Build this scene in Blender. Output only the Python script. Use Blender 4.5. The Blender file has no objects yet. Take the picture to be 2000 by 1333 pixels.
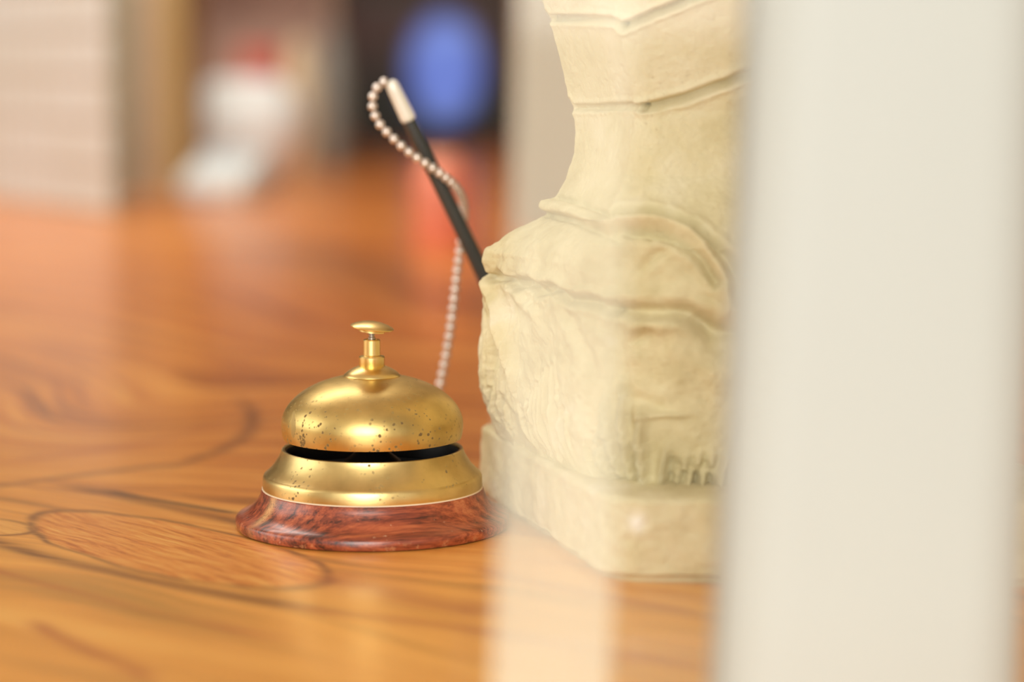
import bpy, bmesh, math, random
import numpy as np
from mathutils import Vector, Matrix
random.seed(4); np.random.seed(4)
C = bpy.context.scene.collection
PI = math.pi

# ------------------------------------------------------------------ camera, world, lights, exposure
CAM_H = 0.148                      # lens height above the worktop (worktop surface is z = 0)
FPX = 85/36*2000
PITCH = math.atan(555.5/FPX)
cam_d = bpy.data.cameras.new('camera'); cam = bpy.data.objects.new('camera', cam_d); C.objects.link(cam)
cam.location = (0, 0, CAM_H); cam.rotation_euler = (PI/2-PITCH, 0, 0)
cam_d.lens = 85; cam_d.sensor_width = 36; cam_d.clip_start = 0.02
cam_d.dof.use_dof = True; cam_d.dof.focus_distance = 0.748; cam_d.dof.aperture_fstop = 4.5
bpy.context.scene.camera = cam
vs = bpy.context.scene.view_settings
vs.view_transform = 'Standard'; vs.look = 'None'; vs.exposure = 0.10; vs.gamma = 1.0; vs.use_curve_mapping = False

world = bpy.data.worlds.new('room_light'); bpy.context.scene.world = world; world.use_nodes = True
bg = world.node_tree.nodes['Background']; bg.inputs[0].default_value = (1.0, 0.96, 0.88, 1); bg.inputs[1].default_value = 0.9

def area(name, loc, target, size, size_y, power, col):
    d = bpy.data.lights.new(name, 'AREA'); d.shape = 'RECTANGLE'; d.size = size; d.size_y = size_y
    d.energy = power; d.color = col
    o = bpy.data.objects.new(name, d); C.objects.link(o); o.location = loc
    o.rotation_euler = (Vector(target)-Vector(loc)).to_track_quat('-Z', 'Y').to_euler()
    return o
area('daylight_window_front', (-0.25, -1.9, 0.85), (0.0, 0.75, 0.02), 1.5, 1.4, 49, (1.0, 0.99, 0.94))
area('side_fill_light', (-2.8, 0.8, 1.0), (0, 0.9, 0), 2.4, 1.5, 27, (0.98, 1.0, 0.96))  # unseen light added to brighten the left face of the stone
area('far_end_fill_light', (-0.6, 2.1, 1.68), (-.35, 3.3, 0.0), 1.4, 1.0, 50, (1.0, 0.98, 0.92))  # unseen light added to brighten the far end of the counter

# ------------------------------------------------------------------ helpers
CP, SP = math.cos(PITCH), math.sin(PITCH)
def ray(px, py):
    xc = (px-1000)/FPX; yc = -(py-666.5)/FPX
    return Vector((xc, CP+yc*SP, -SP+yc*CP))
def at(px, py, Y):
    d = ray(px, py); t = Y/d.y
    return Vector((d.x*t, Y, CAM_H+d.z*t))
def ground(px, py, z=0.0):
    d = ray(px, py); t = (z-CAM_H)/d.z
    return Vector((d.x*t, d.y*t, z))
def proj(P):
    P = np.asarray(P, dtype=float)
    y = P[..., 1]; z = P[..., 2]-CAM_H
    depth = y*CP - z*SP; up = y*SP + z*CP
    return np.stack([1000+FPX*P[..., 0]/depth, 666.5-FPX*up/depth], -1)

def tag(o, label=None, cat=None, group=None, kind=None):
    if label: o['label'] = label
    if cat: o['category'] = cat
    if group: o['group'] = group
    if kind: o['kind'] = kind
    return o
def empty(name, loc, rot=(0, 0, 0)):
    o = bpy.data.objects.new(name, None); C.objects.link(o); o.location = loc; o.rotation_euler = rot
    o.empty_display_size = 0.01
    return o
def link(name, me, mat, parent=None, smooth=True):
    o = bpy.data.objects.new(name, me); C.objects.link(o)
    if mat: me.materials.append(mat)
    if parent: o.parent = parent
    if smooth:
        for p in me.polygons: p.use_smooth = True
    return o
def from_bm(name, bm, mat, parent=None, smooth=True, angle=None):
    me = bpy.data.meshes.new(name)
    bmesh.ops.recalc_face_normals(bm, faces=bm.faces)
    bm.to_mesh(me); bm.free()
    o = link(name, me, mat, parent, smooth)
    if angle:
        m = o.modifiers.new('edges', 'EDGE_SPLIT'); m.split_angle = math.radians(angle)
    return o
def lathe(name, prof, mat, parent=None, seg=160, angle=35, closed=False):
    bm = bmesh.new(); rings = []
    for r, z in prof:
        if r < 1e-7: rings.append([bm.verts.new((0, 0, z))])
        else: rings.append([bm.verts.new((r*math.cos(2*PI*k/seg), r*math.sin(2*PI*k/seg), z)) for k in range(seg)])
    pairs = list(zip(rings, rings[1:])) + ([(rings[-1], rings[0])] if closed else [])
    for a, b in pairs:
        for k in range(seg):
            k2 = (k+1) % seg
            if len(a) == 1 and len(b) > 1: bm.faces.new((a[0], b[k], b[k2]))
            elif len(b) == 1 and len(a) > 1: bm.faces.new((a[k], a[k2], b[0]))
            elif len(a) > 1: bm.faces.new((a[k], a[k2], b[k2], b[k]))
    return from_bm(name, bm, mat, parent, True, angle)
def smooth_pts(pts, n=12):
    out = []
    P = [np.array(p, float) for p in pts]
    P = [2*P[0]-P[1]]+P+[2*P[-1]-P[-2]]
    for i in range(1, len(P)-2):
        for k in range(n):
            t = k/n
            out.append(0.5*((2*P[i])+(-P[i-1]+P[i+1])*t+(2*P[i-1]-5*P[i]+4*P[i+1]-P[i+2])*t*t+(-P[i-1]+3*P[i]-3*P[i+1]+P[i+2])*t**3))
    out.append(P[-2]); return out
def add_box(bm, x0, x1, y0, y1, z0, z1, bev=0.0, mat4=None, seg=2):
    g = bmesh.ops.create_cube(bm, size=1)
    vs_ = g['verts']
    for v in vs_:
        v.co = Vector((x0+(v.co.x+.5)*(x1-x0), y0+(v.co.y+.5)*(y1-y0), z0+(v.co.z+.5)*(z1-z0)))
    if bev > 0:
        es = list({e for v in vs_ for e in v.link_edges})
        r = bmesh.ops.bevel(bm, geom=es, offset=bev, segments=seg, profile=0.5, affect='EDGES')
        vs_ = list({v for f in r['faces'] for v in f.verts} | {v for v in vs_ if v.is_valid})
    if mat4 is not None:
        for v in vs_: v.co = mat4 @ v.co
def box(name, dims, mat, parent=None, bev=0.0, seg=2):
    bm = bmesh.new(); add_box(bm, *dims, bev=bev, seg=seg)
    return from_bm(name, bm, mat, parent, False)
def tube(bm, pts, r, seg=16):
    pts = [Vector(p) for p in pts]; rings = []
    for i, p in enumerate(pts):
        t = (pts[min(i+1, len(pts)-1)]-pts[max(i-1, 0)]).normalized()
        n = t.orthogonal().normalized(); b = t.cross(n)
        rr = r(i/(len(pts)-1)) if callable(r) else r
        rings.append([bm.verts.new(p+rr*(math.cos(2*PI*k/seg)*n+math.sin(2*PI*k/seg)*b)) for k in range(seg)])
    for a, b_ in zip(rings, rings[1:]):
        for k in range(seg): bm.faces.new((a[k], a[(k+1) % seg], b_[(k+1) % seg], b_[k]))
    bm.faces.new(rings[0]); bm.faces.new(rings[-1])

# ------------------------------------------------------------------ node helpers
def mat(name):
    m = bpy.data.materials.new(name); m.use_nodes = True
    nt = m.node_tree; return m, nt, nt.nodes['Principled BSDF']
class E:
    nt = None
    def __init__(s, sock): s.s = sock
    @staticmethod
    def op(o, a, b=None, c=None):
        n = E.nt.nodes.new('ShaderNodeMath'); n.operation = o
        for i, v in enumerate((a, b, c)):
            if v is None: continue
            if isinstance(v, E): E.nt.links.new(v.s, n.inputs[i])
            else: n.inputs[i].default_value = v
        return E(n.outputs[0])
    def __add__(s, o): return E.op('ADD', s, o)
    def __radd__(s, o): return E.op('ADD', o, s)
    def __sub__(s, o): return E.op('SUBTRACT', s, o)
    def __rsub__(s, o): return E.op('SUBTRACT', o, s)
    def __mul__(s, o): return E.op('MULTIPLY', s, o)
    def __rmul__(s, o): return E.op('MULTIPLY', o, s)
    def __truediv__(s, o): return E.op('DIVIDE', s, o)
    def __neg__(s): return E.op('MULTIPLY', s, -1)
def gauss(q): return E.op('EXPONENT', -q)
def sstep(v, a, b):
    n = E.nt.nodes.new('ShaderNodeMapRange'); n.interpolation_type = 'SMOOTHSTEP'
    E.nt.links.new(v.s, n.inputs[0]); n.inputs[1].default_value = a; n.inputs[2].default_value = b
    return E(n.outputs[0])
def vec(x, y, z=0.0):
    n = E.nt.nodes.new('ShaderNodeCombineXYZ')
    for i, v in enumerate((x, y, z)):
        if isinstance(v, E): E.nt.links.new(v.s, n.inputs[i])
        else: n.inputs[i].default_value = v
    return n.outputs[0]
def noise(v, scale=1, detail=2, rough=.5, dist=0):
    n = E.nt.nodes.new('ShaderNodeTexNoise'); E.nt.links.new(v, n.inputs['Vector'])
    n.inputs['Scale'].default_value = scale; n.inputs['Detail'].default_value = detail
    n.inputs['Roughness'].default_value = rough; n.inputs['Distortion'].default_value = dist
    return E(n.outputs[0])
def voro(v, scale, rnd=1):
    n = E.nt.nodes.new('ShaderNodeTexVoronoi'); E.nt.links.new(v, n.inputs['Vector']); n.inputs['Scale'].default_value = scale
    n.inputs['Randomness'].default_value = rnd
    return E(n.outputs['Distance']), n.outputs['Color']
def mixc(f, a, b, mode='MIX'):
    n = E.nt.nodes.new('ShaderNodeMix'); n.data_type = 'RGBA'; n.blend_type = mode
    if isinstance(f, E): E.nt.links.new(f.s, n.inputs[0])
    else: n.inputs[0].default_value = f
    for i, v in ((6, a), (7, b)):
        if isinstance(v, tuple): n.inputs[i].default_value = (*v, 1)
        else: E.nt.links.new(v, n.inputs[i])
    return n.outputs[2]
def ramp(v, stops):
    n = E.nt.nodes.new('ShaderNodeValToRGB'); cr = n.color_ramp
    while len(cr.elements) < len(stops): cr.elements.new(0.5)
    for e, (p, c) in zip(cr.elements, stops): e.position = p; e.color = (*c, 1)
    E.nt.links.new(v.s, n.inputs[0]); return n.outputs[0]
def ocoord():
    n = E.nt.nodes.new('ShaderNodeTexCoord'); s = E.nt.nodes.new('ShaderNodeSeparateXYZ')
    E.nt.links.new(n.outputs['Object'], s.inputs[0])
    return n.outputs['Object'], E(s.outputs[0]), E(s.outputs[1]), E(s.outputs[2])
def bump(bs, h, strength, dist):
    n = E.nt.nodes.new('ShaderNodeBump'); n.inputs['Strength'].default_value = strength; n.inputs['Distance'].default_value = dist
    E.nt.links.new(h.s, n.inputs['Height']); E.nt.links.new(n.outputs[0], bs.inputs['Normal']); return n
def plug(bs, key, v):
    if isinstance(v, E): E.nt.links.new(v.s, bs.inputs[key])
    elif isinstance(v, (int, float)): bs.inputs[key].default_value = v
    elif isinstance(v, tuple): bs.inputs[key].default_value = (*v, 1)
    else: E.nt.links.new(v, bs.inputs[key])
def simple(name, col, rough=.6, metal=0, var=.06, scale=30, coat=0, b=0):
    m, nt, bs = mat(name); E.nt = nt
    o, x, y, z = ocoord(); n = noise(o, scale, 3)
    d = tuple(max(0, c*(1-2.5*var)) for c in col); l = tuple(min(1, c*(1+var)) for c in col)
    plug(bs, 'Base Color', ramp(n, [(.3, d), (.7, l)])); plug(bs, 'Roughness', rough); plug(bs, 'Metallic', metal)
    plug(bs, 'Coat Weight', coat); bs.inputs['Coat Roughness'].default_value = .1
    if b: bump(bs, n, b, .001)
    return m

# ------------------------------------------------------------------ materials
def worktop_wood():
    m, nt, bs = mat('worktop_wood'); E.nt = nt
    o, X, Y, Z = ocoord()
    w1 = noise(o, 5, 2) - .5; w2 = noise(o, 16, 3) - .5
    th = math.radians(-37); ca, sa = math.cos(th), math.sin(th)
    along = X*ca + Y*sa; across = X*(-sa) + Y*ca
    def ell(cx, cy, ang, ra, rb, wob=0.0):
        c, s = math.cos(math.radians(ang)), math.sin(math.radians(ang))
        dx = X-cx; dy = Y-cy
        p = (dx*c+dy*s)/ra; q = (dy*c-dx*s)/rb
        r2 = p*p+q*q
        return r2, p, q
    e1, p1, q1 = ell(-.103, .722, -50, .074, .0265)
    e1n = e1 + w2*.9 + w1*.8
    patch = 1-sstep(e1n, .86, 1.0)
    edge = gauss((e1n-1.0)*(e1n-1.0)/.007)
    e3, p3, q3 = ell(-.174, .757, -28, .026, .013)
    knot = 1-sstep(e3+w2*.5, .8, 1.0)
    kedge = gauss((e3+w2*.5-1.0)*(e3+w2*.5-1.0)/.03)
    e2, p2, q2 = ell(-.17, .98, 80, .13, .07)
    e4, p4, q4 = ell(.0, 1.35, 60, .3, .16)
    # rings flow round the patch and the two burls
    f = across + q1*gauss(e1*.33)*.028 + gauss(e2)*.10 + gauss(e4)*.12 + w1*.055 + w2*.007
    s1 = noise(vec(f*46, along*3.2), 1, 3, .6)
    s2 = noise(vec(f*150, along*7), 1, 3, .6)
    s3 = noise(vec(f*900, along*40), 1, 2, .6)
    tone = s1*.62 + s2*.48 + s3*.10
    col = ramp(tone, [(.44, (.17, .05, .013)), (.52, (.40, .12, .024)), (.59, (.66, .225, .04)), (.68, (.80, .34, .07)), (.78, (.86, .46, .12))])
    red = mixc(.75, col, (.92, .55, .36), 'MULTIPLY')
    # near side yellower and brighter, warm glare painted into the wood; red heartwood beyond
    near_glare = 1-sstep(across+w1*.12, .46, .66)
    col2 = mixc(near_glare, col, mixc(.5, col, (1.0, .54, .125)))
    far = sstep(across+w1*.2, .62, 1.1)
    col2 = mixc(far*.55, col2, red)
    g1 = noise(vec(q1*9+w2*5, p1*2.2), 1, 4, .65)
    g1b = noise(vec(q1*60+w2*20, p1*9), 1, 3, .7)
    pcol = ramp(g1*.75+g1b*.3, [(.38, (.50, .15, .028)), (.52, (.80, .31, .065)), (.68, (.92, .50, .13))])
    col3 = mixc(patch, col2, pcol)
    col3 = mixc(knot, col3, mixc(.5, pcol, (.9, .52, .14)))
    dk = E.op('MAXIMUM', edge*sstep(s2, .3, .55), kedge*.8)
    col3 = mixc(dk*.72, col3, (.13, .045, .018))
    # dark veins and resin seams along their own lines, plus one painted dark reflection
    def vein_or_reflection(a, b, c, w, dep, colr, cc):
        A, B, Cc = ground(*a), ground(*b), ground(*c)
        L = math.hypot(Cc.x-A.x, Cc.y-A.y); ux, uy = (Cc.x-A.x)/L, (Cc.y-A.y)/L
        tb = ((B.x-A.x)*ux+(B.y-A.y)*uy)/L; lb = -(B.x-A.x)*uy+(B.y-A.y)*ux
        bend = lb/max(tb*(1-tb), .05)
        t = ((X-A.x)*ux+(Y-A.y)*uy)/L; lat = (X-A.x)*(-uy)+(Y-A.y)*ux
        lat = lat - t*(1-t)*bend + w2*.006
        k = gauss(lat*lat/(w*w))*sstep(t, -.08, .12)*(1-sstep(t, .86, 1.08))*(sstep(s2, .30, .58)*.6+.4)
        return mixc(k*dep, cc, colr)
    dkb = (.16, .055, .018); rdb = (.42, .11, .035)
    for v in [((-60, 1045), (300, 1135), (640, 1196), .0042, .85, dkb), ((560, 1188), (900, 1228), (1340, 1300), .0035, .6, rdb),
              ((120, 950), (380, 1000), (720, 1078), .0042, .75, (.12, .045, .02)), ((200, 958), (350, 985), (480, 1005), .0022, .9, (.07, .035, .02)),
              ((462, 780), (462, 862), (330, 915), .0035, .75, dkb), ((-40, 955), (150, 930), (360, 905), .004, .6, dkb),
              ((-60, 1095), (250, 1185), (560, 1250), .0026, .6, rdb), ((60, 1215), (160, 1262), (300, 1330), .003, .7, rdb),
              ((640, 1120), (800, 1170), (980, 1200), .009, .6, (.36, .09, .035)), ((930, 1110), (1080, 1145), (1380, 1200), .004, .6, rdb),
              ((0, 905), (200, 880), (420, 830), .006, .45, rdb), ((1100, 1300), (1250, 1290), (1420, 1330), .003, .5, rdb),
              ((230, 520), (420, 560), (640, 690), .035, .45, rdb), ((500, 470), (700, 520), (960, 620), .05, .75, (.24, .075, .026))]:  # last entry: dark reflection on the far top, painted into the wood
        col3 = vein_or_reflection(*v, col3)
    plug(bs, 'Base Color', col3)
    plug(bs, 'Roughness', sstep(s2, .2, .8)*.10+.30)
    bs.inputs['Specular IOR Level'].default_value = .45
    plug(bs, 'Coat Weight', .36); bs.inputs['Coat Roughness'].default_value = .15
    bump(bs, s3*.5+s2*.5, .12, .0006)
    return m
def brass_mat(name, col, rough=.27, spots=True, thr=.42, stain=False):
    m, nt, bs = mat(name); E.nt = nt
    o, X, Y, Z = ocoord()
    n1 = noise(o, 60, 4, .6); n2 = noise(o, 260, 3, .6); n3 = noise(o, 24, 2)
    brushed = noise(vec(X*40, Y*40, Z*2600), 1, 2)
    base = ramp(n1*.6+n3*.4, [(.35, tuple(c*(.66 if spots else .9) for c in col)), (.6, col)])
    if spots:
        d, cc = voro(o, 620); nb = noise(o, 330, 4, .7)
        front = 1-sstep(Y+X*.1, -.024, .006)
        low = 1-sstep(Z, .037, .047)
        region = sstep(noise(o, 70, 2), thr, thr+.12)*front*low
        sp = (1-sstep(d+(nb-.5)*1.3, .10, .30))*region
        big = (sstep(noise(o, 190, 4, .6), .635, .69))*sstep(noise(o, 45, 1), .42, .6)
        k = E.op('MAXIMUM', sp, big*.8)
        if stain:
            sx = X+.0205; sz = Z-.0302
            st_ = sstep(gauss(sx*sx/.0000030+sz*sz/.000008)+(noise(o, 800, 4, .8)-.5)*2.6+(nb-.5)*1.2, .62, .78)*front
            sx2 = X+.0235; sz2 = Z-.0345
            st2 = sstep(gauss(sx2*sx2/.0000012+sz2*sz2/.00003)+(nb-.5)*.8, .5, .7)*front
            k = E.op('MAXIMUM', k, E.op('MAXIMUM', st_*.9, st2*.5))
        base = mixc(k*.85, base, (.10, .055, .02))
        plug(bs, 'Metallic', 1-k*.6)
        plug(bs, 'Roughness', rough+k*.35+(n2-.5)*.12)
    else:
        plug(bs, 'Metallic', 1.0); plug(bs, 'Roughness', rough+(n2-.5)*.12)
    plug(bs, 'Base Color', base)
    bump(bs, brushed*.5+n2*.5, .06 if spots else .015, .0003)
    return m
def red_wood():
    m, nt, bs = mat('red_turned_wood'); E.nt = nt
    o, X, Y, Z = ocoord()
    w = noise(o, 30, 3)-.5
    a = X*.94+Y*.34; c = Y*.94-X*.34
    g = noise(vec(a*30, c*420+w*6, Z*420), 1, 4, .65)
    g2 = noise(vec(a*90, c*2200, Z*2200), 1, 2, .6)
    big = noise(o, 48, 2)
    col = ramp(g*.6+g2*.2+big*.25, [(.42, (.05, .012, .007)), (.50, (.22, .042, .018)), (.6, (.42, .095, .035)), (.72, (.58, .19, .07))])
    n4 = noise(o, 520, 3, .7)
    scuff = sstep(n4, .66, .72)*sstep(big, .42, .6)
    dx = X+.0312; dy = Y+.0200
    rad = dx*.85+dy*.53; tan_ = dy*.85-dx*.53
    worn = gauss(rad*rad/.00003+tan_*tan_/.0000045)*sstep(g2, .25, .5)
    col = mixc(worn*.8, col, (.72, .42, .17))
    col = mixc(scuff*.55, col, (.80, .52, .34))
    rim = (1-sstep(Z, .001, .0036))*sstep(noise(o, 300, 3, .7), .55, .62)
    col = mixc(rim*.6, col, (.5, .22, .10))
    plug(bs, 'Base Color', col); plug(bs, 'Roughness', .34+scuff*.2)
    plug(bs, 'Coat Weight', .45); bs.inputs['Coat Roughness'].default_value = .22
    bump(bs, g*.6+n4*.4, .18, .0004)
    return m
def stone_mat():
    m, nt, bs = mat('carved_limestone'); E.nt = nt
    o, X, Y, Z = ocoord()
    n1 = noise(o, 14, 4, .6); n2 = noise(o, 420, 4, .7); n3 = noise(o, 60, 4, .65)
    col = ramp(n1*.6+n3*.4, [(.36, (.54, .455, .235)), (.5, (.71, .63, .39)), (.64, (.80, .735, .53))])
    pits = sstep(noise(o, 900, 3, .6), .62, .70)*sstep(noise(o, 40, 2), .45, .6)
    col = mixc(pits*.45, col, (.42, .31, .16))
    chalk = sstep(noise(o, 33, 3, .6), .58, .68)*(1-sstep(Z, .05, .10))
    col = mixc(chalk*.35, col, (.86, .82, .72))
    dirt = sstep(noise(o, 75, 4, .7), .56, .68)*(1-sstep(Z, .0, .035))
    col = mixc(dirt*.35, col, (.50, .38, .20))
    chip = at(1242, 1014, .676)
    cx = X-chip.x; cz = Z-chip.z
    chp = gauss((cx*cx+cz*cz*.7)/.0000055+(noise(o, 300, 3)-.5)*1.2)*(1-sstep(Y, .684, .690))
    col = mixc(chp*.9, col, (.95, .93, .86))
    plug(bs, 'Base Color', col); plug(bs, 'Roughness', .85)
    bump(bs, n2*.7+n3*.8, .55, .0013)
    return m
M = {}
M['wood'] = worktop_wood()
M['brass'] = brass_mat('aged_brass', (.82, .60, .22), .36, True, .34, True)
M['brass_ring'] = brass_mat('aged_brass_ring', (.82, .62, .26), .34, True, .56)
M['brass_plain'] = brass_mat('polished_brass', (.90, .68, .28), .33, False)
M['red_wood'] = red_wood()
M['stone'] = stone_mat()
M['black_iron'] = simple('black_steel', (.012, .011, .012), .35, .4)
M['steel'] = simple('dull_steel', (.45, .40, .34), .3, 1)
M['silver'] = simple('bright_satin_silver', (.90, .89, .80), .38, .25)
M['bead'] = simple('bead_steel', (.80, .72, .66), .32, .75, scale=300)
M['pen_black'] = simple('black_pen_plastic', (.030, .036, .038), .38, 0, coat=.4)
M['pale_line'] = simple('pale_seam_line', (.85, .70, .52), .5)  # pale cream for the thin ring between brass and wood
M['white_paint'] = simple('white_painted_aluminium', (.53, .555, .52), .5, 0, .015, 6)
M['wall'] = simple('cream_plaster', (.72, .62, .46), .85, 0, .04, 4, b=.1)
M['wall_pink'] = simple('beige_plaster', (.30, .235, .16), .85, 0, .04, 4, b=.1)
M['ceiling'] = simple('white_plaster', (.85, .80, .70), .9, 0, .03, 4)
M['floor'] = simple('terracotta_floor', (.38, .19, .10), .5, 0, .1, 5)
M['cabinet'] = simple('dark_counter_wood', (.16, .06, .025), .45, 0, .15, 9)
M['black_plastic'] = simple('black_plastic', (.014, .012, .009), .45)

# ------------------------------------------------------------------ the room
FZ = -1.05
def structure(name, o): o['kind'] = 'structure'; return o
structure('floor', box('floor', (-3.2, 3.2, -2.6, 6.6, FZ-.05, FZ), M['floor']))
structure('wall', box('wall_back', (-3.2, 3.2, 6.6, 6.7, FZ, 1.75), simple('dark_brown_panelling', (.10, .055, .035), .6, 0, .2, 3)))
structure('wall', box('wall_left', (-3.3, -3.2, -2.6, 6.7, FZ, 1.75), M['wall']))
structure('wall', box('wall_right', (3.2, 3.3, -2.6, 6.7, FZ, 1.75), M['wall']))
pil = box('pillar', (.0035, .55, 2.06, 2.5, 0, 1.75), M['wall_pink'], bev=.006)
structure('pillar', pil); pil.name = 'wall_pillar'
structure('ceiling', box('ceiling', (-3.3, 3.3, -2.6, 6.7, 1.75, 1.8), M['ceiling']))

# ------------------------------------------------------------------ reception counter
ctr = tag(empty('reception_counter', (-.4, 2.3, FZ)), 'long reception counter with glossy orange-brown burled wooden top', 'counter')
def prism(name, poly, z0, z1, mt, parent=None, bev=0.0):
    bm = bmesh.new()
    a = [bm.verts.new((x, y, z0)) for x, y in poly]; b = [bm.verts.new((x, y, z1)) for x, y in poly]
    bm.faces.new(a); bm.faces.new(b)
    for i in range(len(poly)):
        j = (i+1) % len(poly); bm.faces.new((a[i], a[j], b[j], b[i]))
    if bev:
        es = [e for e in bm.edges if abs(e.verts[0].co.z-z1) < 1e-6 and abs(e.verts[1].co.z-z1) < 1e-6]
        bmesh.ops.bevel(bm, geom=es, offset=bev, segments=3, profile=.5, affect='EDGES')
    return from_bm(name, bm, mt, parent, False)
def keep_world(o, parent):
    o.parent = parent; o.matrix_parent_inverse = Matrix.Translation(parent.location).inverted() if parent.rotation_euler == Vector((0,0,0)) else parent.matrix_basis.inverted()
poly = [(-.95, .33), (.56, .33), (.56, 4.25), (-.95, 4.25)]
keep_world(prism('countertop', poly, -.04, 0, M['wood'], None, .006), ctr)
poly2 = [(-.90, .40), (.5, .40), (.5, 4.2), (-.90, 4.2)]
keep_world(prism('counter_body', poly2, FZ, -.04, M['cabinet']), ctr)

# ------------------------------------------------------------------ service bell
bp = ground(728.5, 1026.5)
U = bp.length and (1/6140)
bell = tag(empty('service_bell', bp, (0, 0, 0)), 'tarnished brass call bell on a turned reddish wooden base, beside the stone carving', 'bell')
mm = .001
lathe('wooden_base', [(0, 0), (41.6*mm, 0), (43.0*mm, .4*mm), (43.4*mm, 1.4*mm), (43.4*mm, 3.2*mm), (42.9*mm, 3.9*mm), (41.2*mm, 4.6*mm), (39.4*mm, 5.6*mm), (37.8*mm, 7.0*mm), (36.4*mm, 8.9*mm), (35.5*mm, 10.6*mm), (35.2*mm, 12.0*mm), (34.9*mm, 12.3*mm), (0, 12.3*mm)], M['red_wood'], bell, angle=50)
rg = lathe('brass_ring', [(34.2*mm, 12.3*mm), (34.7*mm, 12.5*mm), (34.8*mm, 13.2*mm), (34.7*mm, 16.0*mm), (34.3*mm, 16.9*mm), (33.9*mm, 17.2*mm), (33.1*mm, 17.9*mm), (31.6*mm, 19.4*mm), (30.4*mm, 21.2*mm), (29.5*mm, 22.7*mm), (28.9*mm, 24.1*mm), (28.7*mm, 24.8*mm), (28.4*mm, 25.0*mm), (27.7*mm, 24.9*mm), (27.5*mm, 24.3*mm), (27.6*mm, 20*mm), (30*mm, 16*mm), (33*mm, 12.3*mm)], M['brass_ring'], bell, closed=True, angle=40)
lathe('seam', [(34.6*mm, 12.25*mm), (35.0*mm, 12.3*mm), (35.0*mm, 12.65*mm), (34.6*mm, 12.7*mm)], M['pale_line'], bell, closed=True)['label'] = 'thin pale line where brass meets wood'
lathe('inner_cup', [(27.4*mm, 24.0*mm), (27.1*mm, 24.2*mm), (26.9*mm, 23.5*mm), (26.5*mm, 18*mm), (0, 17.5*mm), (0, 17*mm), (27.3*mm, 17*mm)], M['black_iron'], bell)['label'] = 'near-black inside of the lower ring'  # near-black inner surface of the ring
a_, b_ = 28.75*mm, 16.1*mm; z0_ = 32.6*mm
prof = [(27.4*mm, 28.5*mm), (28.1*mm, 28.2*mm), (28.4*mm, 29.2*mm), (28.7*mm, 31*mm)]
for k in range(0, 41):
    t = k/40*PI/2*.985
    prof.append((a_*math.cos(t), z0_+b_*math.sin(t)))
prof.append((0, z0_+b_))
inner = [(0, z0_+b_-1.2*mm)]+[((a_-1.0*mm)*math.cos(t), z0_+(b_-1.2*mm)*math.sin(t)) for t in [PI/2*k/20 for k in range(19, -1, -1)]]
lathe('dome', prof+inner, M['brass'], bell, closed=False, angle=60, seg=200)
lathe('striker', [(0, 17.5*mm), (9*mm, 17.5*mm), (9*mm, 21*mm), (5*mm, 24*mm), (3*mm, 30*mm), (3*mm, 47*mm), (0, 47*mm)], M['black_iron'], bell)
lathe('washer', [(0, 51*mm), (3.6*mm, 51.3*mm), (4.6*mm, 51.0*mm), (6.2*mm, 50.3*mm), (7.8*mm, 49.3*mm), (8.8*mm, 48.4*mm), (8.95*mm, 48.0*mm), (8.7*mm, 47.7*mm), (0, 47.4*mm)], M['brass_plain'], bell)
lathe('collar', [(0, 51*mm), (3.9*mm, 51*mm), (4.1*mm, 51.3*mm), (4.1*mm, 53.9*mm), (3.8*mm, 54.3*mm), (2.95*mm, 54.4*mm), (2.75*mm, 54.6*mm), (2.72*mm, 59.2*mm), (2.5*mm, 59.5*mm), (1.9*mm, 59.5*mm), (1.9*mm, 58.8*mm), (0, 58.8*mm)], M['brass_plain'], bell)
lathe('plunger_pin', [(0, 58*mm), (1.15*mm, 58*mm), (1.15*mm, 60.2*mm), (.85*mm, 60.4*mm), (.85*mm, 61*mm), (1.2*mm, 61.2*mm), (1.2*mm, 62.5*mm), (0, 62.6*mm)], M['steel'], bell, seg=40)['label'] = 'dull steel pin'
btn = lathe('push_button', [(0, .6*mm), (3.2*mm, .2*mm), (4.2*mm, .1*mm), (4.2*mm, .7*mm), (6.4*mm, 1.0*mm), (6.85*mm, 1.25*mm), (6.9*mm, 1.5*mm), (6.6*mm, 1.8*mm), (5.2*mm, 2.45*mm), (3.4*mm, 3.0*mm), (1.6*mm, 3.3*mm), (0, 3.4*mm)], M['brass_plain'], bell, seg=100)
btn.location = (0, 0, 61.9*mm); btn.rotation_euler = (math.radians(2), math.radians(6.5), 0)

# ------------------------------------------------------------------ stone carving
ch = np.array(ground(1192, 1139))[:2]          # near corner of the plinth on the worktop
stone = tag(empty('stone_carving', (.07, .76, 0)), 'carved cream stone sculpture on a rough plinth, at the right of the brass bell', 'sculpture')
def rounded_unit(n_per, rho):
    """points round the square [-1,1]^2 with corner radius rho; starts mid back edge"""
    cs = [(-1, 1), (-1, -1), (1, -1), (1, 1)]   # L(back-left) , C(near-left corner), R(near-right), B(back-right)
    out = []
    for i, (cx, cy) in enumerate(cs):
        px, py = cs[i-1]; nx, ny = cs[(i+1) % 4]
        c0 = np.array((cx, cy), float); din = np.array((cx-px, cy-py))/2.; dout = np.array((nx-cx, ny-cy))/2.
        cen = c0-din*rho+dout*rho
        a = c0-din*rho; b = c0+dout*rho
        for k in range(n_per//2):                # arc
            t = k/(n_per//2-1)*PI/2
            out.append(cen+(a-cen)*math.cos(t)+(b-cen)*math.sin(t))
        nxt = np.array((nx, ny), float)-dout*rho
        m = n_per*2
        for k in range(1, m): out.append(b+(nxt-b)*k/m)
    return np.array(out)
def quad_map(uv, Cn, Ln, Rn, Bn):
    u = (uv[:, 0:1]+1)/2; v = (uv[:, 1:2]+1)/2
    return Cn*(1-u)*(1-v)+Rn*u*(1-v)+Ln*(1-u)*v+Bn*u*v
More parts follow.
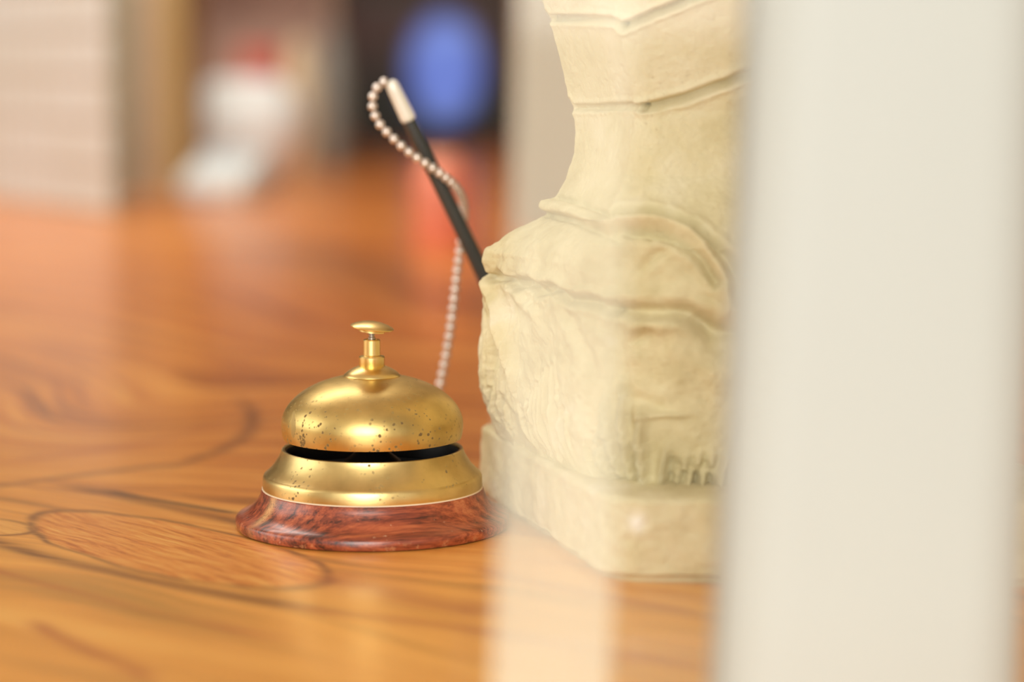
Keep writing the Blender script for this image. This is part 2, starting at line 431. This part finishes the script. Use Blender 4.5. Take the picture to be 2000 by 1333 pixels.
def vnoise(P, f, seed=0):
    rs = np.random.RandomState(seed); tab = rs.rand(32, 32, 32)
    Q = P*f; i = np.floor(Q).astype(int); t = Q-i; t = t*t*(3-2*t); r = 0
    for dx in (0, 1):
        for dy in (0, 1):
            for dz in (0, 1):
                w = (t[..., 0] if dx else 1-t[..., 0])*(t[..., 1] if dy else 1-t[..., 1])*(t[..., 2] if dz else 1-t[..., 2])
                r = r+w*tab[(i[..., 0]+dx) % 32, (i[..., 1]+dy) % 32, (i[..., 2]+dz) % 32]
    return r-.5
def fbm(P, f, o=4, seed=0): return sum(vnoise(P, f*2**k, seed+k)/2**k for k in range(o))
def grid_normals(G):
    du = np.roll(G, -1, 1)-np.roll(G, 1, 1)
    dv = np.empty_like(G); dv[1:-1] = G[2:]-G[:-2]; dv[0] = G[1]-G[0]; dv[-1] = G[-1]-G[-2]
    n = np.cross(du, dv); n /= np.linalg.norm(n, axis=-1, keepdims=True)+1e-12
    return n
def grid_mesh(name, G, mt, parent):
    h, w, _ = G.shape
    V = G.reshape(-1, 3); ctop = G[-1].mean(0); cbot = G[0].mean(0)
    V = np.vstack([V, ctop, cbot]); F = []
    idx = np.arange(h*w).reshape(h, w); r = np.roll(idx, -1, 1)
    q = np.stack([idx[:-1], r[:-1], r[1:], idx[1:]], -1).reshape(-1, 4).tolist()
    F = q+[[idx[-1, k], idx[-1, (k+1) % w], h*w] for k in range(w)]+[[idx[0, (k+1) % w], idx[0, k], h*w+1] for k in range(w)]
    me = bpy.data.meshes.new(name); me.from_pydata(V.tolist(), [], F); me.update()
    o = link(name, me, mt); keep_world(o, parent); return o
A2 = lambda p: np.array([p[0], p[1]])
# plinth
pC = A2(ground(1186, 1141)); pL = A2(ground(926, 962)); pR = np.array([.165, pC[1]-.008]); pB = np.array([.14, .86])
PT = .0245
zs = np.concatenate([[0, .0003], np.linspace(.001, PT-.002, 40), PT-.002+.002*np.sin(np.linspace(.1, 1, 8)*PI/2)])
uvp = rounded_unit(60, .13)
G = []
for z in zs:
    c = quad_map(uvp, pC, pL, pR, pB); cen = c.mean(0)
    ins = 0
    if z < .0026: ins = .030*math.sqrt(max(0, 1-(z/.0026)**2))+.004
    if z > PT-.002: q = (z-(PT-.002))/.002; ins = .028*(1-math.sqrt(max(0, 1-q*q)))
    c = cen+(c-cen)*(1-ins)
    G.append(np.column_stack([c, np.full(len(c), z)]))
# flat top, stepping in under the body
for k in (.99, .97, .94, .88, .8, .7, .6):
    c = quad_map(uvp, pC, pL, pR, pB); cen = c.mean(0); G.append(np.column_stack([cen+(c-cen)*k*.972, np.full(len(c), PT)]))
G = np.array(G); N = grid_normals(G)
d = fbm(G, 60, 4, 3)*.0022+fbm(G, 400, 3, 9)*.0006
wgt = np.clip(G[..., 2]/.003, 0, 1); low = np.clip(1-G[..., 2]/.006, 0, 1)
d = d*wgt - low*np.clip(fbm(G, 90, 3, 21), 0, 1)*.004
G = G+N*d[..., None]*np.array([1, 1, .6]); G[..., 2] = np.maximum(G[..., 2], 0)
grid_mesh('plinth', G, M['stone'], stone)

# body: sections follow the left outline and the near corner
def tab(ys, pts): return np.interp(ys, [p[0] for p in pts], [p[1] for p in pts])
YL = [(-420, 930), (-200, 990), (0, 1059), (30, 1071), (36, 1077), (42, 1075), (100, 1090), (198, 1113), (206, 1119), (212, 1118), (255, 1124), (300, 1121), (350, 1104), (384, 1084), (390, 1071), (398, 1066), (410, 1067), (416, 1068), (440, 1020), (465, 978), (486, 951), (500, 950), (530, 955), (548, 945), (575, 937), (620, 931), (700, 930), (760, 936), (800, 944), (850, 956), (875, 963)]
# section table keyed on picture height of the left outline; columns: left distance, corner px, corner distance
SEC = [(-420, .765, 1150, .700), (0, .765, 1205, .715), (45, .765, 1214, .717), (210, .762, 1257, .722), (330, .762, 1238, .718), (400, .765, 1212, .708), (450, .772, 1208, .700), (520, .785, 1206, .697), (620, .79, 1204, .695), (760, .795, 1200, .694), (875, .80, 1196, .695)]
def z_of(y, Yd): return at(1000, y, Yd).z
ylist = np.concatenate([np.linspace(875, 385, 330), np.linspace(384, -20, 250)[0:], np.linspace(-25, -420, 50)])
uvb0 = {}
G = []
RHO = [(-420, .10), (45, .10), (210, .12), (380, .2), (470, .42), (620, .46), (875, .36)]
for y in ylist:
    dl = tab(y, [(s[0], s[1]) for s in SEC]); xc = tab(y, [(s[0], s[2]) for s in SEC]); dc = tab(y, [(s[0], s[3]) for s in SEC])
    xl = tab(y, YL); z = z_of(y, dl)
    Lp = np.array([(xl-1000)/FPX*(dl*CP-(z-CAM_H)*SP), dl])
    Cp_ = np.array([(xc-1000)/FPX*(dc*CP-(z-CAM_H)*SP), dc])
    Rp = np.array([.150-.02*math.exp(-((y-260)/140.)**2), dc-.004]); Bp = np.array([.128, .84])
    c = quad_map(rounded_unit(100, tab(y, RHO)), Cp_, Lp, Rp, Bp)
    P3 = np.column_stack([c, np.full(len(c), z)])
    xm = proj(P3)[:, 0].min()                     # keep the outline after rounding
    sh = (xl-xm)/FPX*dl; wl = np.clip((Cp_[0]+.02-P3[:, 0])/(Cp_[0]+.02-Lp[0]), 0, 1)
    P3[:, 0] += sh*wl
    G.append(P3)
G = np.array(G)
zb = G[0, 0, 2]
G[:, :, 2] = np.where(G[:, :, 2] < .05, PT-.0006+(G[:, :, 2]-zb)*(.05-PT)/(.05-zb), G[:, :, 2]) if True else G[:, :, 2]
N = grid_normals(G)
S = proj(G)
vis = (N*(np.array([0, 0, CAM_H])-G)).sum(-1) > 0
def surf(px, py):
    d = (S[..., 0]-px)**2+(S[..., 1]-py)**2+np.where(vis, 0, 1e9)
    i = np.unravel_index(np.argmin(d), d.shape); return G[i]
def dist_poly(pts):
    P = [surf(*p) for p in smooth_pts(pts, 5)]
    best = np.full(G.shape[:2], 1e9); par = np.zeros(G.shape[:2]); n = len(P)-1
    for k in range(n):
        a, b = P[k], P[k+1]; ab = b-a; L = (ab*ab).sum()+1e-12
        t = np.clip(((G-a)*ab).sum(-1)/L, 0, 1)
        dd = np.linalg.norm(G-(a+t[..., None]*ab), axis=-1)
        m = dd < best; best = np.where(m, dd, best); par = np.where(m, (k+t)/n, par)
    return best, par
D = np.zeros(G.shape[:2]); GA = 1.75
def groove(pts, depth, width, taper=False, lip=.22):
    global D
    d, t = dist_poly(pts)
    k = np.sin(np.clip(t, .02, .98)*PI)**.5 if taper else 1.0
    D -= k*depth*GA*np.exp(-(d/width)**2)
    if lip: D += k*depth*GA*lip*np.exp(-((d-width*2.0)/(width*.9))**2)
def ridge(pts, h, width, taper=False): groove(pts, -h, width, taper, 0)
# block joints
groove([(1060, 36), (1130, 37), (1195, 40), (1218, 52)], .0013, .0010)
groove([(1218, 52), (1270, 30), (1330, 6), (1400, -22), (1480, -50), (1600, -88)], .0019, .0010)
groove([(1098, 209), (1150, 211), (1215, 207), (1258, 209)], .0011, .0009)
groove([(1258, 210), (1320, 196), (1390, 172), (1450, 148), (1520, 122), (1620, 92)], .0021, .0011)
# collar between neck and foot
ridge([(1062, 402), (1110, 412), (1160, 432), (1212, 452)], .0014, .0016)
groove([(1085, 388), (1130, 396), (1170, 412), (1205, 434)], .0009, .0010, lip=0)
groove([(1070, 420), (1130, 434), (1180, 458), (1210, 474)], .0008, .0012, lip=0)
groove([(1210, 418), (1280, 420), (1330, 436), (1380, 466), (1425, 520), (1450, 590)], .0022, .0018)
ridge([(1212, 434), (1280, 438), (1330, 456), (1375, 490), (1410, 545), (1425, 600)], .0018, .0022)
groove([(1210, 452), (1280, 456), (1330, 472), (1370, 500), (1400, 550)], .0022, .0017)
groove([(1240, 540), (1280, 500), (1310, 478)], .0010, .0014, True)
# broken crease round the foot
groove([(950, 528), (968, 544), (990, 538), (1012, 556), (1036, 552), (1060, 570), (1085, 562), (1110, 584), (1150, 588), (1200, 604)], .0017, .0015)
ridge([(950, 500), (985, 520), (1030, 528), (1070, 545), (1110, 556)], .0006, .0022)
groove([(1205, 604), (1260, 612), (1330, 612), (1390, 640), (1440, 650)], .0026, .0022)
groove([(1340, 618), (1375, 650), (1410, 672), (1440, 668)], .0040, .0042, True)
ridge([(1220, 625), (1290, 628), (1350, 642), (1385, 690)], .0014, .0030, True)
groove([(1222, 690), (1250, 660), (1285, 640)], .0010, .0016, True)
groove([(1208, 640), (1212, 740), (1216, 860), (1225, 960)], .0016, .0030, lip=.2)
groove([(1222, 770), (1262, 786), (1300, 800)], .0010, .0020, True)
ridge([(1235, 818), (1290, 812), (1345, 812)], .0011, .0009, True)
# ridge and facets on the left side
ridge([(950, 552), (968, 600), (985, 660), (998, 720), (1004, 770)], .0024, .0024, True)
groove([(958, 600), (964, 680), (960, 760)], .0014, .0028, True)
ridge([(985, 560), (1020, 590), (1050, 620), (1040, 650)], .0012, .0022, True)
groove([(1100, 600), (1130, 660), (1160, 720)], .0009, .0022, True)
for x0 in range(940, 1010, 8):
    groove([(x0+random.uniform(-4, 4), random.uniform(590, 700)), (x0+4, 760), (x0+18, random.uniform(800, 840))], .0004, .0006, True, .4)
# grass blades: left side and front
GA = 3.0
for x0, y0, x1, y1 in [(970, 770, 985, 838), (982, 775, 998, 844), (958, 760, 972, 828), (1020, 806, 1038, 862), (1030, 790, 1050, 868), (1038, 768, 1060, 874), (1046, 752, 1070, 880), (1056, 730, 1078, 884), (1066, 722, 1090, 890), (1078, 716, 1100, 894), (1088, 790, 1112, 898), (1100, 800, 1124, 904),
                       (1150, 866, 1172, 930), (1158, 850, 1182, 940), (1166, 836, 1192, 950), (1182, 800, 1208, 956), (1196, 860, 1220, 962)]:
    groove([(x0, y0), ((x0*2+x1)/3-1, (y0+y1)/2), (x1, y1)], .0009, .0009, True, .45)
for x0, y0, x1, y1, h in [(1168, 840, 1200, 950, .0012), (1184, 780, 1216, 955, .0024), (1212, 740, 1234, 960, .0026), (1256, 800, 1262, 962, .0026), (1300, 868, 1290, 962, .0014), (1342, 890, 1318, 964, .0015), (1368, 884, 1342, 964, .0017), (1392, 888, 1368, 966, .0014), (1420, 880, 1402, 966, .0014)]:
    ridge([(x0, y0), ((x0+x1)/2-2, (y0+y1)/2), (x1, y1)], h, .0011, True)
for x0, y0, x1, y1, h in [(1244, 880, 1248, 962, .0012), (1310, 890, 1304, 962, .0014), (1330, 900, 1330, 964, .0016), (1356, 900, 1354, 964, .0018), (1380, 896, 1384, 966, .0016)]:
    groove([(x0, y0), ((x0+x1)/2, (y0+y1)/2), (x1, y1)], h, .0012, True, 0)
lowm = np.clip((.105-G[..., 2])/.02, 0, 1)
D += fbm(G*np.array([1, 1, .45]), 190, 3, 41)*.0008*lowm + fbm(G, 45, 3, 5)*.0020*lowm + fbm(G, 150, 3, 11)*.0016*(lowm*.8+.05) + fbm(G, 600, 3, 15)*.00035
kn = np.exp(-((G[..., 2]-.078)/.012)**2)
D += np.abs(fbm(G, 110, 3, 31))*.0024*kn*np.clip((1180-S[..., 0])/120, 0, 1)
G2 = G+N*D[..., None]
bot = G2[..., 2] < PT-.0006; G2[..., 2] = np.where(bot, PT-.0006, G2[..., 2])
grid_mesh('carved_body', G2, M['stone'], stone)

# ------------------------------------------------------------------ pen in its holder, with bead chain
YP = .85
pt = at(762, 158, YP-.02); pb = at(1078, 815, YP+.006)
axis = (pb-pt).normalized()
pen = tag(empty('desk_pen', pb), 'slim black pen with silver cap, leaning out behind the stone carving', 'pen')
def cyl_between(name, a, b, r0, r1, mt, parent, seg=32):
    bm = bmesh.new(); n = 10
    pts = [a.lerp(b, k/n) for k in range(n+1)]
    tube(bm, pts, lambda t: r0+(r1-r0)*t, seg)
    o = from_bm(name, bm, mt, None, True, 40); keep_world(o, parent); return o
L = (pb-pt).length
p1 = pt+axis*(.0152)
cyl_between('barrel', p1, pb, .0024, .0031, M['pen_black'], pen)
bm = bmesh.new()
caps = [(0, .0012), (.0006, .0019), (.0014, .0023), (.004, .00245), (.0138, .0027), (.0148, .0026), (.0152, .0022)]
tube(bm, [pt+axis*c[0] for c in caps], lambda t: caps[min(int(round(t*(len(caps)-1))), len(caps)-1)][1], 32)
o = from_bm('end_cap', bm, M['silver'], None, True, 50); keep_world(o, pen); o['label'] = 'bright silver end cap'
# chain
ga = ground(862, 800) ; 
cpts = [at(766, 157, .831), at(750, 160, .829), at(733, 176, .827), at(727, 205, .826), at(740, 240, .825), at(768, 270, .825), at(800, 298, .826), at(835, 322, .828), at(868, 345, .832), at(892, 368, .839), at(904, 395, .848),
        at(906, 430, .855), at(900, 475, .858), at(892, 540, .858), at(884, 610, .857), at(874, 680, .856), at(860, 750, .854), at(848, 810, .852)]
cpts += [Vector((-.029, .850, .012)), Vector((-.0285, .845, .004)), Vector((-.027, .838, .0017)), Vector((-.022, .832, .0017)), Vector((-.0165, .829, .0017)), Vector((-.014, .833, .0017)), Vector((-.006, .842, .0017))]
cs = smooth_pts(cpts, 24); beads = []; acc = 0; last = Vector(cs[0]); step = .0034
for p in cs:
    p = Vector(p)
    while (p-last).length >= step:
        last = last+(p-last).normalized()*step; beads.append(last.copy())
bm = bmesh.new()
for k, b in enumerate(beads):
    g = bmesh.ops.create_icosphere(bm, subdivisions=2, radius=.0017, matrix=Matrix.Translation(b))
for a, b in zip(beads, beads[1:]):
    tube(bm, [a, b], .0005, 6)
o = from_bm('ball_chain', bm, M['bead'], None, True); keep_world(o, pen); o['label'] = 'looping steel bead chain'
# holder behind the carving
hb = pb.copy()
hd = tag(empty('pen_holder', (hb.x, hb.y, 0)), 'small black pen holder standing on the counter behind the stone carving', 'pen holder')
lathe('holder_base', [(0, 0), (.013, 0), (.014, .001), (.014, .004), (.012, .006), (.006, .008), (0, .008)], M['black_plastic'], hd)
lathe('holder_socket', [(0, .0075), (.0052, .0075), (.0056, .012), (.0062, pb.z+.004), (.0058, pb.z+.005), (.0042, pb.z+.005), (.0040, pb.z-.002), (0, pb.z-.002)], M['black_plastic'], hd)

# ------------------------------------------------------------------ acrylic screen with white post, standing on the counter
def acrylic(name, alpha, col):
    m = bpy.data.materials.new(name); m.use_nodes = True; nt = m.node_tree; E.nt = nt
    nt.nodes.remove(nt.nodes['Principled BSDF']); out = nt.nodes['Material Output']
    tr = nt.nodes.new('ShaderNodeBsdfTransparent'); tr.inputs[0].default_value = (.985, .985, .965, 1)
    di = nt.nodes.new('ShaderNodeBsdfDiffuse'); di.inputs[0].default_value = (*col, 1)
    tl = nt.nodes.new('ShaderNodeBsdfTranslucent'); tl.inputs[0].default_value = (*col, 1)
    gl = nt.nodes.new('ShaderNodeBsdfGlossy'); gl.inputs['Roughness'].default_value = .05
    m0 = nt.nodes.new('ShaderNodeMixShader'); m0.inputs[0].default_value = .12
    m1 = nt.nodes.new('ShaderNodeMixShader'); m2 = nt.nodes.new('ShaderNodeMixShader')
    fr = nt.nodes.new('ShaderNodeFresnel'); fr.inputs[0].default_value = 1.3
    nt.links.new(di.outputs[0], m0.inputs[1]); nt.links.new(tl.outputs[0], m0.inputs[2])
    o, x, y, z = ocoord(); n = noise(o, 9, 2)
    a = (sstep(n, 0, 1)*.2+.9)*(1.0-sstep(z, .0, .17)*.5)*alpha  # opacity; painted haze thins toward the top
    nt.links.new(a.s, m1.inputs[0]); nt.links.new(tr.outputs[0], m1.inputs[1]); nt.links.new(m0.outputs[0], m1.inputs[2])
    nt.links.new(fr.outputs[0], m2.inputs[0]); nt.links.new(m1.outputs[0], m2.inputs[1]); nt.links.new(gl.outputs[0], m2.inputs[2])
    nt.links.new(m2.outputs[0], out.inputs['Surface'])
    return m
YS = .47
scr = tag(empty('counter_screen', (.07, YS, 0)), 'clear acrylic screen with painted-haze edge strip and broad white post, out of focus in front', 'screen')
def xrow(pt_top, pt_bot, z):     # X of a leaning vertical edge at height z
    a = at(pt_top, 0, YS); b = at(pt_bot, 1333, YS); t = (z-b.z)/(a.z-b.z); return b.x+(a.x-b.x)*t
def leaning_slab(name, e0, e1, y0, y1, ztop, mt, bev=0.0, seg=4, z0=0.0):
    bm = bmesh.new()
    q = []
    for z in (z0, ztop):
        xa = xrow(*e0, z); xb = xrow(*e1, z)
        q.append([bm.verts.new(v) for v in ((xa, y0, z), (xb, y0, z), (xb, y1, z), (xa, y1, z))])
    a, b = q
    bm.faces.new(a); bm.faces.new(b); vert = []
    for i in range(4):
        j = (i+1) % 4; f = bm.faces.new((a[i], a[j], b[j], b[i]))
    if bev:
        es = [e for e in bm.edges if abs(e.verts[0].co.z-e.verts[1].co.z) > .05]
        bmesh.ops.bevel(bm, geom=es, offset=bev, segments=seg, profile=.5, affect='EDGES')
    o = from_bm(name, bm, mt, None, bool(bev), 60); keep_world(o, scr); return o
leaning_slab('post', (1466, 1398), (2050, 1990), YS-.012, YS+.028, .62, M['white_paint'], .0125, 10)
st = leaning_slab('haze_strip', (1012, 960), (1250, 1190), YS+.0005, YS+.0045, .60, acrylic('painted_haze_acrylic', .33, (.96, .95, .80)))  # reflected haze painted in as a pale diffuse strip
st['label'] = 'translucent strip along the free edge, reflected haze painted in'
leaning_slab('pane', (1250, 1190), (1466, 1398), YS+.0010, YS+.0040, .60, acrylic('clear_acrylic', .015, (.9, .86, .6)))

# ------------------------------------------------------------------ far end of the counter
# printed calendar board
def board_mat():
    m, nt, bs = mat('printed_paper'); E.nt = nt
    o, X, Y, Z = ocoord()
    def lines(c, period, w, off=0.0):
        t = E.op('FRACT', (c+off)/period); return 1-sstep(E.op('ABSOLUTE', t-.5), .5-w, .5-w*.3) if False else sstep(E.op('ABSOLUTE', t-.5), .5-w, .5-w*.5)
    l = E.op('MAXIMUM', lines(X, .034, .12), lines(Z, .043, .14))
    n = noise(o, 12, 2)
    txt = sstep(noise(vec(X*260, Z*300), 1, 2), .52, .6)*.35
    c = mixc(l*.9, ramp(n, [(.3, (.60, .60, .53)), (.65, (.65, .67, .64))]), (.40, .33, .26))
    c = mixc(txt*.5, c, (.5, .38, .34))
    plug(bs, 'Base Color', c); plug(bs, 'Roughness', .7); return m
bl = ground(-70, 378); br = ground(226, 420)
bw = (A2(br)-A2(bl)); ang = math.atan2(bw[1], bw[0])
cal = tag(empty('standing_calendar', br, (0, 0, ang)), 'tall pale calendar board with faint grid standing at the far left of the counter', 'calendar')
w_ = np.linalg.norm(bw)
o = box('printed_sheet', (-w_, 0, -.004, -.0028, .004, .27), board_mat(), cal)
o = box('backing_board', (-w_-.002, .002, -.0028, .002, 0, .275), simple('grey_board', (.42, .38, .28), .7), cal)
o = box('easel_foot', (-w_*.6, -w_*.4, .002, .06, 0, .006), simple('grey_board_foot', (.35, .32, .25), .7), cal)

# folder stand: grey-green and tan uprights right of the calendar
def standing(name, label, cat, px0, px1, Y, ztop, depth, col, group=None, z0=0.0, coat=0, bev=.002):
    x0 = at(px0, 300, Y).x; x1 = at(px1, 300, Y).x
    t = tag(empty(name, ((x0+x1)/2, Y, z0)), label, cat, group); return t, x0, x1
def ring_binder(label, px0, px1, Y, ztop, col):
    t, x0, x1 = standing('ring_binder', label, 'binder', px0, px1, Y, ztop, .2, col, 'binders standing beside the calendar')
    h = (x1-x0)/2; mt = simple('binder_card', col, .6)
    box('cover', (-h, -h+.003, 0, .15, 0, ztop), mt, t); 
    c2 = box('cover', (h-.003, h, 0, .15, 0, ztop), mt, t)
    box('spine', (-h, h, -.003, 0, 0, ztop), mt, t)
    box('pages', (-h+.003, h-.003, 0.004, .145, .004, ztop-.01), simple('paper_block', (.8, .74, .62), .8), t)
    return t
ring_binder('slim grey-green binder standing upright right beside the calendar', 228, 265, 2.6, .29, (.30, .275, .18))
ring_binder('pinkish tan binder standing upright, second from the calendar', 267, 308, 2.6, .30, (.52, .38, .25))
ring_binder('golden brown binder standing upright, farthest from the calendar', 310, 366, 2.6, .31, (.42, .27, .10))

# shelf unit behind
sx0 = at(300, 300, 3.35).x; sx1 = at(640, 300, 3.35).x
sh = tag(empty('shelf_unit', ((sx0+sx1)/2, 3.35, 0)), 'low brown shelf unit behind the white vase at the far end', 'shelf')
hw = (sx1-sx0)/2; smat = simple('brown_shelf_wood', (.26, .165, .105), .6, 0, .1, 12)
box('back_panel', (-hw, hw, .16, .17, 0, .34), simple('mauve_brown_panel', (.46, .27, .20), .7, 0, .15, 10), sh)
box('side_panel', (-hw-.012, -hw, 0, .17, 0, .34), smat, sh); box('side_panel', (hw, hw+.012, 0, .17, 0, .34), smat, sh)
box('shelf', (-hw, hw, 0, .16, .0, .012), smat, sh); box('shelf', (-hw, hw, 0, .16, .088, .098), smat, sh); box('top_panel', (-hw-.012, hw+.012, 0, .17, .34, .352), smat, sh)
rx = at(505, 200, 3.38).x
rb = tag(empty('red_box', (rx, 3.40, .0995)), 'small red box on the shelf above the white vase', 'box')
box('carton', (-.026, .026, 0, .05, 0, .060), simple('red_card', (.55, .11, .075), .55), rb, .001)
box('lid', (-.0275, .0275, -.0015, .0515, .048, .062), simple('red_card_lid', (.60, .13, .09), .55), rb, .001)
def jar(label, px, Y, z, r, h, col, grp=None):
    x = at(px, 200, Y).x
    t = tag(empty('jar', (x, Y, z)), label, 'jar', 'jars at the far end of the counter')
    mt = simple('jar_glaze', col, .35)
    lathe('body', [(0, 0), (r*.7, 0), (r*.8, h*.05), (r, h*.3), (r, h*.6), (r*.75, h*.82), (r*.6, h*.86), (0, h*.86)], mt, t, 48)
    lathe('lid', [(0, h*.86), (r*.7, h*.86), (r*.72, h*.93), (r*.3, h*.96), (r*.15, h), (0, h)], mt, t, 48)
jar('tall cream lidded jar standing right of the white vase', 588, 3.26, 0, .027, .175, (.62, .47, .30))
jar('tall grey lidded jar standing left of the computer monitor', 652, 3.22, 0.0, .021, .19, (.19, .18, .155))
# white round vase
vx = at(482, 300, 2.85).x
va = tag(empty('round_vase', (vx, 2.85, 0)), 'round white ceramic vase at the far end behind the card reader', 'vase')
vm = simple('white_glaze', (.92, .96, .94), .3, 0, .02)
lathe('body', [(0, 0), (.036, 0), (.040, .004), (.046, .010), (.058, .026), (.066, .046), (.0685, .068), (.066, .090), (.056, .108), (.042, .119), (.038, .123), (.036, .122), (.040, .117), (.050, .107), (.060, .090), (.062, .068), (.058, .05), (0, .02)], vm, va, 96)
lathe('foot_ring', [(.028, 0), (.036, 0), (.037, .004), (.034, .007), (.028, .007)], vm, va, 96, closed=True)
# card reader
cr_p = ground(408, 388)
cr_ = tag(empty('card_reader', cr_p, (0, 0, math.radians(-22))), 'pale grey card reader with a sloping face in front of the white vase', 'card reader')
bm = bmesh.new()
pf = [(-.0, 0), (-.0, .018), (.062, .050), (.070, .048), (.070, 0)]
W2 = .038
a = [bm.verts.new((-W2, y, z)) for y, z in pf]; b = [bm.verts.new((W2, y, z)) for y, z in pf]
bm.faces.new(a); bm.faces.new(b)
for i in range(5): bm.faces.new((a[i], a[(i+1) % 5], b[(i+1) % 5], b[i]))
bmesh.ops.bevel(bm, geom=list(bm.edges), offset=.004, segments=3, profile=.5, affect='EDGES')
pg = simple('pale_grey_plastic', (.66, .70, .68), .4, 0, .03)
from_bm('housing', bm, pg, cr_, True, 40)
sl = math.atan2(.032, .062)
def on_slope(name, u0, u1, v0, v1, mt, h=.0015):
    bm = bmesh.new(); add_box(bm, u0, u1, v0, v1, 0, h, .0004)
    o = from_bm(name, bm, mt, cr_, False); o.location = (0, 0, .0182); o.rotation_euler = (sl, 0, 0); return o
on_slope('display', -.028, .028, .042, .062, simple('display_glass', (.45, .50, .52), .15))
for i in range(4):
    for j in range(3): on_slope('key', -.026+j*.018, -.011+j*.018, .006+i*.0085, .012+i*.0085, simple('key_rubber', (.80, .82, .80), .5) if (i, j) == (0, 0) else bpy.data.materials['key_rubber'], .002)

# computer monitor with blue window
YM = 3.95
mx0 = at(640, 200, YM).x; mx1 = at(992, 200, YM).x; hw = (mx1-mx0)/2
mo = tag(empty('computer_monitor', ((mx0+mx1)/2, YM, 0)), 'black computer monitor showing a blue picture at the far end of the counter', 'monitor')
zb_ = .028
box('housing', (-hw, hw, .0, .03, zb_, .245), M['black_plastic'], mo, .004)
m, nt, bs = mat('screen_picture'); E.nt = nt
o_, X, Y, Z = ocoord()
xe = (X-.044)/.066; ze = (Z-.128)/.098; win = 1-sstep(xe*xe+ze*ze, .35, 1.15)
plug(bs, 'Base Color', (.008, .008, .008)); bs.inputs['Roughness'].default_value = .4; bs.inputs['Specular IOR Level'].default_value = .15
cc = mixc(win, mixc(sstep(Z, .05, .22), (.012, .012, .008), (.05, .022, .016)), mixc(sstep(noise(o_, 14, 2), .3, .7), (.09, .14, .52), (.19, .27, .68)))
nt.links.new(cc, bs.inputs['Emission Color']); bs.inputs['Emission Strength'].default_value = 1.0
box('screen', (-hw+.012, hw-.012, -.001, .002, zb_+.012, .233), m, mo)
box('neck', (-.02, .02, .03, .045, .008, .12), M['black_plastic'], mo)
box('stand_foot', (-.085, .085, -.03, .10, 0, .008), M['black_plastic'], mo, .003)
# dark cabinet wall behind monitor
# salmon pink box on the wood between bell and monitor
sp_ = ground(862, 482)
sb = tag(empty('candle_jar', (sp_.x, sp_.y+.02, 0)), 'salmon red candle jar on the counter behind the leaning pen', 'candle')
r_ = .0215
lathe('glass', [(0, 0), (r_*.95, 0), (r_, .002), (r_, .052), (r_*.9, .060), (r_*.8, .0625), (0, .0625)], simple('salmon_glass', (.80, .24, .14), .3), sb, 64)
lathe('lid', [(0, .0625), (r_*.78, .0625), (r_*.78, .068), (r_*.6, .072), (0, .073)], simple('salmon_lid', (.78, .30, .18), .4), sb, 64)
